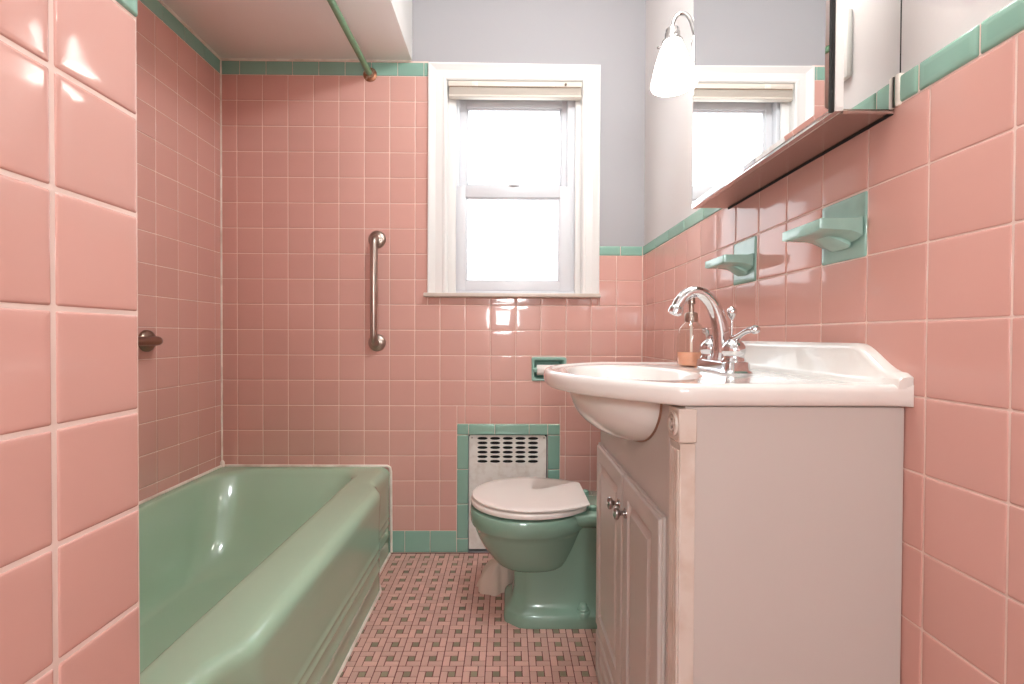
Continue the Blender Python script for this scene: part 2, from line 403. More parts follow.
bl = thing('window_blind', (.03, BW+.005, 1.97), 'beige mini blind raised into a stack at the window head', 'blind')
m = MB(); m.box(-.260, .3165, BW-.012, BW+.026, 2.022, 2.045, .003); m.build('headrail', BLIND, bl)
m = MB()
for k in range(16): m.box(-.256, .314, BW-.010, BW+.016, 1.989+k*.0019, 1.9904+k*.0019)
m.build('slat_stack', SLAT, bl, smooth=False)
m = MB(); m.box(-.258, .3155, BW-.013, BW+.018, 1.978, 1.988, .004); m.build('bottom_rail', BLIND, bl)
m = MB(); m.box(-.252, .310, BW-.0135, BW-.0115, 2.0185, 2.0222); m.build('shadow_gap_strip', simple('tan_strip', lin(150, 128, 108), .6), bl)
for bx in (-.145, .185):
    m = MB(); m.box(bx-.013, bx+.013, BW-.0165, BW-.011, 2.022, 2.040, .002); m.lathe([(.004, 0), (.004, .003)], (bx, BW-.0165, 2.03), (0, -1, 0), 10); m.build('clip', simple('clip_white', lin(236, 230, 220), .4), bl)
m = MB(); m.lathe([(.005, 0), (.005, .006), (.001, .007)], (.245, BW-.013, 2.030), (0, -1, 0), 10); m.build('cord_lock', simple('brown_cord_lock', lin(110, 90, 76), .6), bl)

# ------------------------------------------------------------------ bathtub
def tub_out(y): return -.507 + .041*sm(.77, .885, y)*(1-sm(1.70, 1.81, y))
nx, ny, nc = 24, 90, 12
Oo = rrect(LW+.001, -.507, PE+.001, BW-.0008, (.006, .014, .002, .002), nx, ny, nc)
Oi = rrect(-1.200, -.625, .62, 1.968, (.15, .12, .16, .15), nx, ny, nc)
Ob = rrect(-1.10, -.735, .74, 1.68, (.12, .12, .12, .12), nx, ny, nc)
def wt(x): return sm(-.75, -.56, x)
def oring(ins, z):
    out = []
    for x, y in Oo:
        k = wt(x); bow = (tub_out(y)+.507)*k
        out.append((x+bow-ins*k, y, z))
    return out
def mixr(A, B, t, z): return [(a[0]+(b[0]-a[0])*t, a[1]+(b[1]-a[1])*t, z) for a, b in zip(A, B)]
RZ = .378
rings = [mixr(Ob, Oi, s, z) for s, z in ((-.6, .066), (0, .068), (.10, .071), (.2, .080), (.3, .096), (.4, .122), (.5, .158), (.62, .212), (.74, .268), (.84, .312), (.92, .343), (.965, .359), (.988, .368))]
O2 = [(x, y) for x, y, z in oring(.034, 0)]
rings += [mixr(Oi, O2, t, z) for t, z in ((.03, .3725), (.1, .3765), (.22, RZ), (.6, RZ+.0005), (.85, RZ))]
rings += [oring(i, z) for i, z in ((.034, RZ-.0006), (.026, RZ-.002), (.018, RZ-.0052), (.0105, RZ-.0102), (.0045, RZ-.017), (.001, RZ-.025), (0, RZ-.035), (.0015, .32), (.004, .26), (.004, .190))]
for zc in (.165, .134, .082):
    rings += [oring(i, z) for i, z in ((.004, zc+.008), (.0028, zc+.0055), (.0022, zc+.003), (.0022, zc-.001), (.0028, zc-.0035), (.004, zc-.006))]
rings += [oring(.004, .03), oring(.003, .001)]
tub = thing('bathtub', (-.87, 1.27, 0), 'mint green enamelled bathtub built into the alcove along the left wall', 'bathtub')
m = MB(); m.loft(rings, True, True, False); m.build('tub_body', TUBM, tub, ang=60)
m = MB()
m.tube([(-1.22, BW-.004, RZ+.004), (-.52, BW-.004, RZ+.004), (-.509, BW-.004, RZ-.002), (-.505, BW-.004, RZ-.02), (-.503, BW-.004, .06), (-.503, BW-.003, .004)], .006, 8)
m.tube([(LW+.004, PE+.01, RZ+.004), (LW+.004, BW-.004, RZ+.004)], .006, 8)
m.lathe([(.010, 0), (.009, .02), (.004, .028)], (LW+.006, BW-.006, RZ), n=10)
tag(m.build('caulk_bead', CAULK, tub), 'white caulk bead along the tub edge')
m = MB(); pts = [(tub_out(y)-.0015, y, .001) for y in [PE+.01+i*(BW-PE-.02)/60 for i in range(61)]]; m.tube(pts, .006, 6); tag(m.build('floor_caulk', CAULK, tub), 'white caulk bead at the floor')
m = MB(); m.lathe([(.034, 0), (.034, .004), (.026, .008), (.008, .009)], (-.915, .735, .24), (0, .92, .38), 24); m.build('overflow_plate', CHROME, tub)
m = MB(); m.lathe([(.03, 0), (.03, .003), (.02, .005), (.004, .004)], (-.915, .90, .066), (0, 0, 1), 24); m.build('drain', CHROME, tub)

# ------------------------------------------------------------------ grab bars
def grab_bar(label, a, b, nrm, mat):
    a, b, nrm = Vector(a), Vector(b), Vector(nrm); d = (b-a).normalized(); so = .052; rb = .0155
    g = thing('grab_bar', a.lerp(b, .5), label, 'grab bar', 'steel grab bars on the alcove tiles')
    k = .03; P = [a+nrm*.006]
    P += bez(a+nrm*(so-k), a+nrm*(so-k*.4), a+nrm*so+d*k*.4, a+nrm*so+d*k, 8)
    P += [a.lerp(b, .5)+nrm*so]
    P += bez(b+nrm*so-d*k, b+nrm*so-d*k*.4, b+nrm*(so-k*.4), b+nrm*(so-k), 8)+[b+nrm*.006]
    m = MB(); m.tube(P, rb, 18); m.build('bar', mat, g)
    for q in (a, b):
        m = MB(); m.lathe([(.038, 0), (.038, .003), (.036, .008), (.030, .013), (.020, .016)], q, nrm, 32); m.build('flange', mat, g)
        m = MB(); m.lathe([(.021, .014), (.021, .019), (.017, .021)], q, nrm, 24); m.build('collar', mat, g)
    return g
grab_bar('vertical steel grab bar on the back wall tiles left of the window', (-.566, BW, .918), (-.566, BW, 1.364), (0, -1, 0), NICKEL)
grab_bar('horizontal tarnished grab bar on the alcove wall, peeking past the tiled partition', (LW, 1.598, .927), (LW, 1.14, .927), (1, 0, 0), BRONZE)

# ------------------------------------------------------------------ shower rod
rod = thing('shower_curtain_rod', (-.597, 1.27, 2.072), 'green painted shower curtain rod over the bathtub', 'curtain rod')
m = MB(); m.tube([(-.597, PE+.001, 2.072), (-.597, BW-.001, 2.072)], .0125, 16); m.build('rod', RODM, rod)
for y, s in ((BW, -1), (PE, 1)):
    m = MB(); m.lathe([(.030, 0), (.030, .003), (.026, .007), (.019, .009), (.019, .016), (.014, .017)], (-.597, y, 2.072), (0, s, 0), 28); m.build('flange', COPPER, rod)

# ------------------------------------------------------------------ heater access panel
hp = thing('heater_panel', (.004, BW, .01), 'white metal heater panel with slotted vent, set in the wall behind the toilet', 'heater cover')
cu = bpy.data.curves.new('c', 'CURVE'); cu.dimensions = '2D'; cu.fill_mode = 'BOTH'; cu.extrude = .0012
def poly2(pts):
    s = cu.splines.new('POLY'); s.points.add(len(pts)-1)
    for q, (x, y) in zip(s.points, pts): q.co = (x, y, 0, 1)
    s.use_cyclic_u = True
poly2([(HX0+.002, .012), (HX1-.014, .012), (HX1-.004, .06), (HX1-.004, HZ-.012), (HX1-.012, HZ-.004), (HX0+.006, HZ-.004), (HX0+.002, HZ-.01)])
for i in range(5):
    for j in range(6):
        cx, cz = -.108+i*.0555, .500-j*.0202
        hwid, hh_ = .0225, .0066
        pts = [(cx+hwid*math.copysign(abs(math.cos(t))**.75, math.cos(t)), cz+hh_*math.sin(t)) for t in [2*math.pi*k/14 for k in range(14)]]
        poly2(pts[::-1])
tmp = bpy.data.objects.new('tmp', cu); COL.objects.link(tmp)
dg = bpy.context.evaluated_depsgraph_get(); em = tmp.evaluated_get(dg).to_mesh()
m = MB(); m.add([(v.co.x, BW+.012+v.co.z, v.co.y) for v in em.vertices], [list(f.vertices) for f in em.polygons])
tmp.evaluated_get(dg).to_mesh_clear(); bpy.data.objects.remove(tmp); bpy.data.curves.remove(cu)
m.build('panel', HEATM, hp, smooth=False)
m = MB(); m.box(HX0, HX1, BW+.04, BW+.045, .0, HZ); m.build('dark_backing', DARK, hp)
for sx in (HX0+.014, HX1-.014):
    m = MB(); m.lathe([(.004, 0), (.0035, .002), (.001, .003)], (sx, BW+.0105, .503), (0, -1, 0), 12); m.build('screw', NICKEL, hp)

# ------------------------------------------------------------------ paper holder
th = thing('toilet_paper_holder', (.181, BW, .756), 'recessed green ceramic toilet paper holder in the back wall', 'toilet paper holder')
m = MB(); rings = []
def rr_y(ins, y): return [(x, y, z) for x, z in rrect(TX0+ins, TX1-ins, TZ0+ins, TZ1-ins, .008, 4, 4, 4)]
m.loft([rr_y(-.002, BW+.003), rr_y(-.002, BW-.005), rr_y(.002, BW-.009), rr_y(.008, BW-.008), rr_y(.011, BW-.002), rr_y(.014, BW+.03), rr_y(.022, BW+.055)], True, False, True)
m.build('recess', CERAM, th)
for sx in (TX0+.016, TX1-.016):
    m = MB(); m.lathe([(.013, -.02), (.013, 0), (.010, .012), (.004, .015)], (sx, BW-.003, .802), (0, -1, 0), 16); m.build('post', CERAM, th)
m = MB(); m.tube([(TX0+.018, BW-.006, .802), (TX1-.018, BW-.006, .802)], .008, 14); m.build('roller', PLASTIC, th)
tr = MB(); tr.lathe([(.009, 0), (.0215, 0), (.023, .001), (.023, .105), (.0215, .106), (.009, .106)], (TX0+.021, BW-.006, .802), (1, 0, 0), 28, cap0=False, cap1=False)
tag(tr.build('toilet_roll', PAPER, loc=(.181, BW-.006, .78)), 'small white toilet roll in the green ceramic holder', 'toilet roll')

# ------------------------------------------------------------------ toilet
to = thing('toilet', (.15, 1.607, 0), 'green toilet with white closed lid between tub and vanity', 'toilet')
TY = 1.601
def egg(front, back, w, n, z, N=64, cy=TY, k=.45):
    cx = front+(back-front)*k; out = []
    for i in range(N):
        t = 2*math.pi*i/N; c, s = math.cos(t), math.sin(t)
        x = cx+(back-cx if c > 0 else cx-front)*math.copysign(abs(c)**(2/n), c)
        out.append((x, cy+w*math.copysign(abs(s)**(2/n), s), z))
    return out
m = MB()
m.loft([egg(-.10, .26, .15, 2.1, .372), egg(-.122, .275, .176, 2.15, .370), egg(-.126, .278, .180, 2.15, .362), egg(-.127, .279, .181, 2.15, .345), egg(-.124, .277, .179, 2.15, .324), egg(-.121, .274, .176, 2.15, .317), egg(-.115, .268, .170, 2.15, .312),
        egg(-.109, .262, .165, 2.1, .295), egg(-.098, .252, .156, 2.1, .268), egg(-.080, .240, .143, 2.1, .236), egg(-.060, .228, .128, 2.2, .210), egg(-.044, .218, .114, 2.3, .190), egg(-.024, .204, .098, 2.4, .176), egg(.004, .19, .076, 2.3, .168), egg(.04, .16, .05, 2, .164), egg(.09, .11, .01, 2, .163)], True, True, True)
# shelf under the tank
def blk(x0, x1, w, z, r=.04): return [(x, y, z) for x, y in rrect(x0, x1, TY-w, TY+w, r, 6, 6, 6)]
m.loft([blk(.19, .545, .118, .3725, .02), blk(.185, .55, .124, .367, .02), blk(.185, .55, .124, .350, .02), blk(.19, .55, .120, .340, .03), blk(.20, .53, .106, .330, .04), blk(.21, .50, .088, .318, .04)], True, True, True)
# pedestal with chamfered foot
def foot(x0, x1, w, ch, z):
    pts = [(x1, -w), (x1, w), (x0+ch, w), (x0, w-ch*.75), (x0, -w+ch*.75), (x0+ch, -w)]
    out = []
    for i in range(6):
        a, b = Vector(pts[i]), Vector(pts[(i+1) % 6]); n_ = 8
        for k in range(n_): q = a.lerp(b, k/n_); out.append((q.x, TY+q.y, z))
    def smooth(o, it):
        for _ in range(it): o = [tuple((Vector(o[i-1])+Vector(o[i])*2+Vector(o[(i+1) % len(o)]))/4) for i in range(len(o))]
        return o
    return smooth(out, 1)
m.loft([foot(-.008, .47, .114, .056, 0), foot(-.009, .47, .115, .056, .012), foot(-.006, .47, .112, .054, .036), foot(.000, .465, .106, .05, .044), foot(.010, .46, .094, .05, .05), foot(.020, .45, .087, .05, .07), foot(.026, .45, .082, .05, .10), foot(.026, .45, .080, .05, .14), foot(.02, .45, .082, .05, .19), foot(.05, .46, .085, .05, .25), foot(.09, .48, .088, .05, .33)], True, True, True)
m.build('bowl', TOIM, to, ang=50)
def seat_out(front, back, w, bw, z, N=40):
    cx = .075; out = []
    for i in range(N+1):
        t = math.pi/2+math.pi*i/N; out.append((cx+(cx-front)*math.cos(t), TY+w*math.sin(t), z))
    B = bez((cx, -w, 0), (cx+.10, -w, 0), (back-.03, -bw-.025, 0), (back-.004, -bw-.002, 0), 12)
    low = [(q.x, TY+q.y, z) for q in B[1:]] + [(back, TY-bw+.006, z)]
    out += low + [(x, 2*TY-y, zz) for x, y, zz in low[::-1]] + [(q.x, TY-q.y, z) for q in B[1:-1]][::-1][:-1]
    # drop accidental repeats
    res = []
    for q in out:
        if not res or (Vector(q)-Vector(res[-1])).length > 1e-4: res.append(q)
    return res
def slab(front, back, w, bw, za, zb, r, dome=0):
    s = MB(); rr = []
    for ins, z in ((r, za), (r*.3, za+r*.3), (0, za+r), (0, zb-r), (r*.3, zb-r*.3), (r, zb)):
        rr.append(seat_out(front+ins, back-ins, w-ins, bw-ins, z))
    cx = .08
    for f, dz in ((.88, .25), (.7, .6), (.45, .9), (.2, 1)):
        rr.append([(cx+(x-cx)*f, TY+(y-TY)*f, zb+dome*dz) for x, y, z in rr[5]])
    s.loft(rr, True, True, True); return s
slab(-.124, .262, .176, .10, .3775, .3935, .004).build('seat', SEATM, to)
slab(-.120, .270, .171, .112, .3990, .4070, .0035, .0005).build('lid', SEATM, to)
for sy in (-.075, .075):
    m = MB(); m.lathe([(.013, 0), (.013, .014), (.009, .018), (.002, .019)], (.285, TY+sy, .372), (0, 0, 1), 18); m.box(.255, .285, TY+sy-.008, TY+sy+.008, .380, .390, .003); m.build('hinge', TOIM, to)
for sy in (-1, 1):
    m = MB(); bz = .041 if sy < 0 else .041
    m.lathe([(.024, -.012), (.024, .003), (.0225, .005), (.019, .006), (.019, .012), (.015, .0145), (.0135, .022), (.009, .027), (.001, .028)], (.252, TY+sy*.093, .045), (0, 0, 1), 20); m.build('bolt_cap', TOIM, to)
m = MB(); m.lathe([(.0035, 0), (.0035, .003)], (.105, TY-.1035, .038), (0, -1, .3), 10); m.build('bolt_hole', DARK, to)
m = MB(); m.box(.40, .575, TY-.235, TY+.235, .3735, .70, .025, 4); m.build('tank', TOIM, to)
m = MB(); m.box(.39, .58, TY-.245, TY+.245, .701, .735, .012, 3); m.build('tank_lid', TOIM, to)
m = MB(); m.lathe([(.014, 0), (.014, .008), (.006, .01), (.006, .02)], (.40, TY-.17, .64), (-1, 0, 0), 16); m.tube([(.383, TY-.17, .64), (.380, TY-.14, .636), (.379, TY-.09, .632)], [.005, .006, .007], 10); m.build('flush_lever', CHROME, to)

# cloth and pipe on the floor beside the toilet
bm = MB(); NR, NA = 16, 40; rings = []
random.seed(3)
for k in range(NR+1):
    t = k/NR; ring = []
    for i in range(NA):
        a = 2*math.pi*i/NA
        rx, ry = .074*(1-t**1.5*.82), .05*(1-t**1.4*.85)
        fold = 1+.16*math.sin(3*a+1.2+t*1.8)*(1-t*.3)+.09*math.sin(7*a+t*4)*(1-t*.5)+.05*math.sin(11*a-t*5)
        x = -.040+.012*t + rx*fold*math.cos(a)+(.018*t if math.cos(a) < 0 else 0)
        y = 1.735 + ry*fold*math.sin(a)
        z = .115*math.sin(min(1, t*1.02)*math.pi/2)**.9*(1-.06*math.sin(2*a+.5)) + (.003 if k == 0 else 0)
        if k == 0: z = .001
        ring.append((x, y, z))
    rings.append(ring)
bm.loft(rings, True, True, True)
tag(bm.build('cleaning_rag', CLOTH, loc=(-.04, 1.735, 0), ang=80), 'crumpled pinkish beige rag on the floor against the toilet base', 'rag')
sp = MB(); sp.tube([(-.058, 1.86, .0), (-.058, 1.86, .045)], .006, 10); sp.lathe([(.010, 0), (.010, .008), (.007, .01)], (-.058, 1.86, .03), (0, 0, 1), 12)
tag(sp.build('pipe_stub', DARK, loc=(-.058, 1.86, 0)), 'short dark pipe stub in the floor behind the rag', 'pipe')

# ------------------------------------------------------------------ vanity cabinet
VY0, VY1, VZ = .672, 1.272, .847
va = thing('vanity_cabinet', (.42, .96, 0), 'white two-door vanity cabinet under the sink on the right wall', 'vanity cabinet')
m = MB(); m.box(.262, RW-.001, VY0+.004, VY0+.020, 0, VZ-.001, .0015, 1); m.box(.262, RW-.001, VY1-.020, VY1-.004, 0, VZ-.001, .0015, 1)
m.box(RW-.012, RW-.001, VY0+.0195, VY1-.0195, 0, VZ-.001); m.box(.262, RW-.0115, VY0+.0195, VY1-.0195, .02, .036); m.build('carcass', CABM, va)
m = MB(); m.box(.2545, .2625, VY0+.05, VY1-.018, .0, VZ-.002, .001, 1); m.build('face_frame', CABM, va)
def pilaster(y0, y1):
    m = MB(); zt = .793
    m.box(.253, .276, y0, y1, .0, zt-.001, .0015, 1)
    n = 4; wv = (y1-y0)
    for k in range(n):
        yc = y0+wv*(.16+.68*k/(n-1)); m.tube([(.2535, yc, .03), (.2535, yc, zt-.012)], .0032, 8)
    q = m.build('pilaster', AGED, va)
    m = MB(); m.box(.2505, .2775, y0-.001, y1+.001, zt, VZ-.004, .0015, 1)
    yc, zc = (y0+y1)/2, (zt+VZ-.004)/2
    for r0, h in ((.0185, .0035), (.0125, .004)):
        m.lathe([(r0, 0), (r0-.001, h), (r0-.004, h), (r0-.005, .0008)], (.2505, yc, zc), (-1, 0, 0), 24)
    m.lathe([(.005, 0), (.0045, .003), (.002, .0048)], (.2505, yc, zc), (-1, 0, 0), 14)
    m.build('rosette', AGED, q)
pilaster(VY0, VY0+.042); pilaster(VY1-.018, VY1-.0) if False else None
m = MB(); m.box(.2525, .262, VY0+.042, VY0+.054, 0, VZ-.004, .002); m.build('stile', CABM, va)
DF = .2425
def panel_front(y0, y1, z0_, z1_, name, mrg=.05):
    """raised-panel front, ogee edge and routed groove, facing -X"""
    m = MB()
    def rg(ins, x): return [(x, y, z) for y, z in ((y0+ins, z0_+ins), (y1-ins, z0_+ins), (y1-ins, z1_-ins), (y0+ins, z1_-ins))]
    m.loft([rg(0, .2540), rg(0, DF+.006), rg(.0015, DF+.005), rg(.0045, DF+.0048), rg(.006, DF+.0015), rg(.008, DF), rg(mrg, DF), rg(mrg+.002, DF+.005), rg(mrg+.005, DF+.0085), rg(mrg+.009, DF+.0088), rg(mrg+.021, DF+.0015), rg(mrg+.0225, DF+.0002)], True, True, True)
    return m.build(name, CABM, va, ang=20)
dm = .967
d1 = panel_front(VY0+.0555, dm-.0015, .168, .662, 'door', .042); d2 = panel_front(dm+.0015, VY1-.022, .168, .662, 'door', .042)
panel_front(VY0+.0595, VY1-.022, .03, .160, 'drawer_front', .03)
for d, y in ((d1, .938), (d2, .996)):
    m = MB(); m.lathe([(.011, 0), (.0105, .002), (.0055, .004), (.0045, .009), (.006, .012), (.0115, .0155), (.0135, .019), (.0125, .0225), (.007, .025), (.001, .0255)], (DF, y, .588), (-1, 0, 0), 20)
    tag(m.build('knob', KNOBM, d), 'round steel knob')

# ------------------------------------------------------------------ sink top
SY = .96; ZT = .8835
st = thing('sink_top', (.40, SY, .851), 'white one-piece sink top with rounded belly front on the vanity', 'sink')
SX0, SN, SF = .250, .662, 1.258
def belly(n):
    out = []
    for i in range(n+1):
        t = -1+2*i/n; y = SY+t*.298
        d = .173*(1-abs(t)**2.3)
        out.append((SX0-d, y))
    return out
out = [(RW-.0005, SF), (RW-.0005, SN)]
def corner(c, a, b, r, n=5):
    c, a, b = Vector(c), Vector(a), Vector(b); u = (a-c).normalized(); v = (b-c).normalized()
    return [tuple(x) for x in [ (c+u*r)*(1-t)**2 + c*2*t*(1-t) + (c+v*r)*t*t for t in [i/n for i in range(n+1)]]]
bl_ = belly(60)
poly = []
for i in range(24): poly.append((RW-.0005, SF+(SN-SF)*i/24))
for i in range(16): poly.append((RW-.0005+(SX0+.008-RW)*i/16, SN))
poly += bl_
for i in range(1, 16): poly.append((SX0+.008+(RW-SX0-.008)*i/16, SF))
C0 = Vector((.252, SY))
def basin(f, cx=.252, ax=.125, ay=.192):
    r = []
    for x, y in poly:
        a = math.atan2((y-SY)/ay, (x-C0.x)/ax); r.append((cx+f*ax*math.cos(a), SY+f*ay*math.sin(a)))
    return r
def inset(d):
    r = []; n = len(poly)
    for i, q in enumerate(poly):
        a, b = Vector(poly[i-1]), Vector(poly[(i+1) % n]); t = (b-a).normalized(); nn = Vector((t.y, -t.x))
        q = Vector(q)
        if (C0-q).dot(nn) < 0: nn = -nn
        k = 0 if q.x > RW-.01 else 1
        r.append(tuple(q+nn*d*k))
    return r
B1, I1 = basin(1.0), inset(.014)
rings = [[(x, y, z) for x, y in basin(f)] for f, z in ((.12, .772), (.3, .775), (.5, .785), (.7, .806), (.85, .835), (.94, .858))]
rings = [[(x, y, z+.002) for x, y, z in r] for r in rings]
rings += [[(x, y, ZT-.011) for x, y in basin(.99)], [(x, y, ZT-.005) for x, y in basin(1.02)], [(x, y, ZT-.004) for x, y in basin(1.05)]]
B2 = basin(1.05)
rings += [mixr(B2, I1, t, ZT-.004+dz) for t, dz in ((.6, 0), (.82, .0005), (.92, .003))]
rings += [[(x, y, z) for x, y in inset(d)] for d, z in ((.014, ZT), (.009, ZT), (.004, ZT-.002), (.001, ZT-.006), (0, ZT-.011), (0, .862), (.002, .855), (.006, .8515), (.012, .851))]
m = MB(); m.loft(rings, True, True, True); m.build('counter', MARBLE, st, ang=50)
# backsplash with sloping end
def splash_top(y):
    def half(e): return .900+(.0425)*sm(.012, .098, e)
    return min(half(y-SN), half(SF-y)) - .006*(1-sm(0, .010, y-SN))
m = MB(); rings = []
for i in range(61):
    y = SN+.0005+(SF-SN-.001)*i/60; zt = splash_top(y)
    x1 = RW-.0008; fl = sm(0, .05, y-SN)*sm(0, .05, SF-y); e_ = lambda d: x1-.022-(d-.022)*fl
    rings.append([(x1, y, ZT-.006), (x1, y, zt), (x1-.010, y, zt+.0002), (x1-.017, y, zt-.002), (x1-.0205, y, zt-.0065), (x1-.022, y, zt-.011), (e_(.025), y, ZT+.008), (e_(.029), y, ZT+.002), (e_(.036), y, ZT-.002), (e_(.042), y, ZT-.006)])
m.loft(rings, True, True, True); m.build('backsplash', MARBLE, st, ang=50)
m = MB(); rings = []; cx, cz, ax, ay, az = .262, .853, .133, .205, .110
for k in range(15):
    t = math.pi/2*k/14; f = math.cos(t); rings.append([(cx+ax*f*math.cos(a), SY+ay*f*math.sin(a), cz-az*math.sin(t)**.95) for a in [2*math.pi*i/56 for i in range(56)]])
m.loft(rings, True, False, True); m.build('basin_underside', MARBLE, st)
m = MB(); pts = []
for i in range(33):
    a = math.pi*i/32; dy = .205*math.sqrt(max(0, 1-((.2535-cx)/ax)**2))*math.cos(a); dz = .110*math.sqrt(max(0, 1-((.2535-cx)/ax)**2))*math.sin(a)**.95
    pts.append((.2535, SY-dy, cz-.004-dz+.004))
m.tube(pts, .0022, 6); tag(m.build('basin_caulk', simple('brown_stained_caulk', lin(150, 116, 96), .7), st), 'brown stained caulk line')
m = MB(); m.lathe([(.02, 0), (.02, .002), (.012, .003), (.002, .002)], (.252, SY, .776), (0, 0, 1), 20); m.build('drain', CHROME, st)

# ------------------------------------------------------------------ faucet
FX_, FZ = .446, ZT-.004
fa = thing('faucet', (FX_, SY, FZ), 'chrome two-handle faucet with arched spout on the sink top', 'faucet')
m = MB()
def stad(hw_, hl, z, n=8):
    r = hw_; out = []
    return [(x, y, z) for x, y in rrect(FX_-hw_, FX_+hw_, SY-hl, SY+hl, min(hw_*.55, .014), 4, 8, 5)]
m.loft([stad(.028, .083, FZ), stad(.0285, .0835, FZ+.003), stad(.026, .081, FZ+.006), stad(.0245, .0795, FZ+.008), stad(.0235, .0785, FZ+.020), stad(.022, .077, FZ+.023), stad(.016, .071, FZ+.0245)], True, True, True); m.build('base_plate', CHROME, fa)
m = MB()
P = [Vector((FX_+.0, SY, FZ+.02))] + bez((FX_, SY, FZ+.035), (FX_+.004, SY, FZ+.182), (FX_-.076, SY, FZ+.190), (FX_-.094, SY, FZ+.132), 22)
m.tube(P, [.0185, .0165]+[.0165-.0045*sm(0, .6, i/22) for i in range(1, 23)]+[.0118], 18)
d = (P[-1]-P[-2]).normalized(); m.lathe([(.0118, -.004), (.0145, .001), (.015, .006), (.0145, .013), (.011, .0145), (.009, .0125)], P[-1], d, 20); m.lathe([(.022, 0), (.021, .006), (.0185, .012), (.017, .018)], (FX_, SY, FZ+.022), (0, 0, 1), 22)
m.build('spout', CHROME, fa)
for s in (-1, 1):
    hy = SY+s*.0515
    m = MB(); m.lathe([(.0235, 0), (.0235, .004), (.0205, .008), (.0195, .014), (.0215, .018), (.0225, .024), (.0215, .031), (.0175, .038), (.012, .043), (.0085, .046), (.0085, .051), (.002, .053)], (FX_, hy, FZ+.022), (0, 0, 1), 26)
    h = m.build('handle', CHROME, fa)
    m = MB(); a = Vector((FX_, hy, FZ+.068)); Q = bez(a, a+Vector((.0, s*.016, .002)), a+Vector((.006, s*.03, .019)), a+Vector((.012, s*.050, .018)), 10)
    m.tube(Q, [.0085, .0075, .0065, .006, .0055, .0052, .0052, .0055, .006, .0062, .005], 12)
    m.lathe([(.003, -.009), (.0072, -.006), (.0085, 0), (.0072, .006), (.003, .009)], Q[-1]+Vector((.001, s*.004, 0)), (.1, s, .05), 14); m.build('lever', CHROME, h)
m = MB(); m.tube([(FX_+.021, SY-.0, FZ+.02), (FX_+.021, SY-.0, FZ+.118)], .0024, 8); m.lathe([(.0024, 0), (.005, .004), (.0095, .011), (.0105, .017), (.009, .023), (.004, .027), (.001, .028)], (FX_+.021, SY, FZ+.108), (0, 0, 1), 18); m.build('lift_rod', CHROME, fa)

# ------------------------------------------------------------------ soap dispenser
sd = thing('soap_dispenser', (.441, 1.108, FZ), 'clear glass soap dispenser with peach soap and metal pump behind the faucet', 'soap dispenser')
bx, by = .441, 1.108
BP = [(.001, .004), (.025, .0), (.0295, .002), (.0315, .008), (.033, .03), (.0330, .056), (.0322, .074), (.0295, .088), (.0230, .100), (.0155, .107), (.0125, .112)]
m = MB(); m.lathe(BP, (bx, by, FZ), (0, 0, 1), 32, cap1=False); m.build('bottle', BOTTLE, sd)
m = MB(); m.lathe([(.001, .005), (.022, .003), (.0275, .005), (.0298, .010), (.0312, .03), (.0312, .036), (.001, .0362)], (bx, by, FZ), (0, 0, 1), 32); m.build('liquid_soap', LIQUID, sd)
m = MB(); m.lathe([(.015, .108), (.0155, .112), (.0155, .126), (.013, .130), (.0065, .132), (.006, .150), (.009, .151), (.0095, .166), (.007, .170), (.001, .171)], (bx, by, FZ), (0, 0, 1), 22)
m.tube([(bx, by, FZ+.162), (bx-.022, by-.003, FZ+.163), (bx-.034, by-.004, FZ+.158)], [.0055, .0048, .004], 10)
m.build('pump', NICKEL, sd)
m = MB(); m.tube([(bx, by, FZ+.11), (bx+.001, by, FZ+.012)], .003, 8); m.build('dip_tube', PLASTIC, sd)

# ------------------------------------------------------------------ soap dishes on the right wall
def soap_dish(label, y0, y1, proj, drop):
    yc = (y0+y1)/2; zc = 1.136
    g = thing('soap_dish', (RW, yc, 1.0815), label, 'soap dish', 'green ceramic holders on the right wall')
    m = MB(); tiles(m, [(y0, 1.0815, y1, 1.1908)], fr_right, th=.0085, gap=.002, r=.003, cr=.003); m.build('back_plate', CERAM, g, ang=60, recalc=False)
    # tray: lofted out from the wall, flared, lipped, dished on top
    zt = zc+.012
    def sec(x, hw_, top, bot, dish, e=.004):
        n = 10; pts = []
        for k in range(n+1):
            u = -1+2*k/n; pts.append((x, yc+u*hw_, top-dish*(1-u**4)))
        for k in range(n+1):
            u = 1-2*k/n; pts.append((x, yc+u*hw_, bot+(top-bot)*.18*u**6))
        return pts
    W = (y1-y0)/2-.0015; X = RW-.010; zt = 1.1445
    rings = [sec(X+.004, W, zt+.004, zt-.034, 0), sec(X-.004, W, zt+.001, zt-.029, 0), sec(X-.010, W, zt, zt-.026, .001), sec(X-.016, W, zt, zt-.024, .008), sec(X-.03, W, zt, zt-.0225, .010), sec(X-.045, W, zt, zt-.022, .010), sec(X-.058, W, zt, zt-.0215, .008), sec(X-.061, W, zt, zt-.0212, .001), sec(X-.0645, W-.0006, zt, zt-.0208, 0), sec(X-.0665, W-.002, zt-.0015, zt-.0195, 0), sec(X-.067, W-.004, zt-.004, zt-.017, 0)]
    m = MB(); m.loft(rings, True, True, True); m.build('tray', CERAM, g, ang=35)
    m = MB(); rings = [sec(X+.004, W*.50, zt-.02, zt-.043, 0), sec(X-.008, W*.47, zt-.02, zt-.036, 0), sec(X-.018, W*.42, zt-.02, zt-.029, 0), sec(X-.030, W*.36, zt-.018, zt-.0228, 0)]
    m.loft(rings, True, True, True); m.build('bracket', CERAM, g, ang=35)
soap_dish('nearer of the two green soap dishes on the right wall, under the mirrored cabinet', .7545, .864, .066, 0)
soap_dish('farther of the two green soap dishes on the right wall, just above the faucet', 1.0925, 1.202, .052, 0)

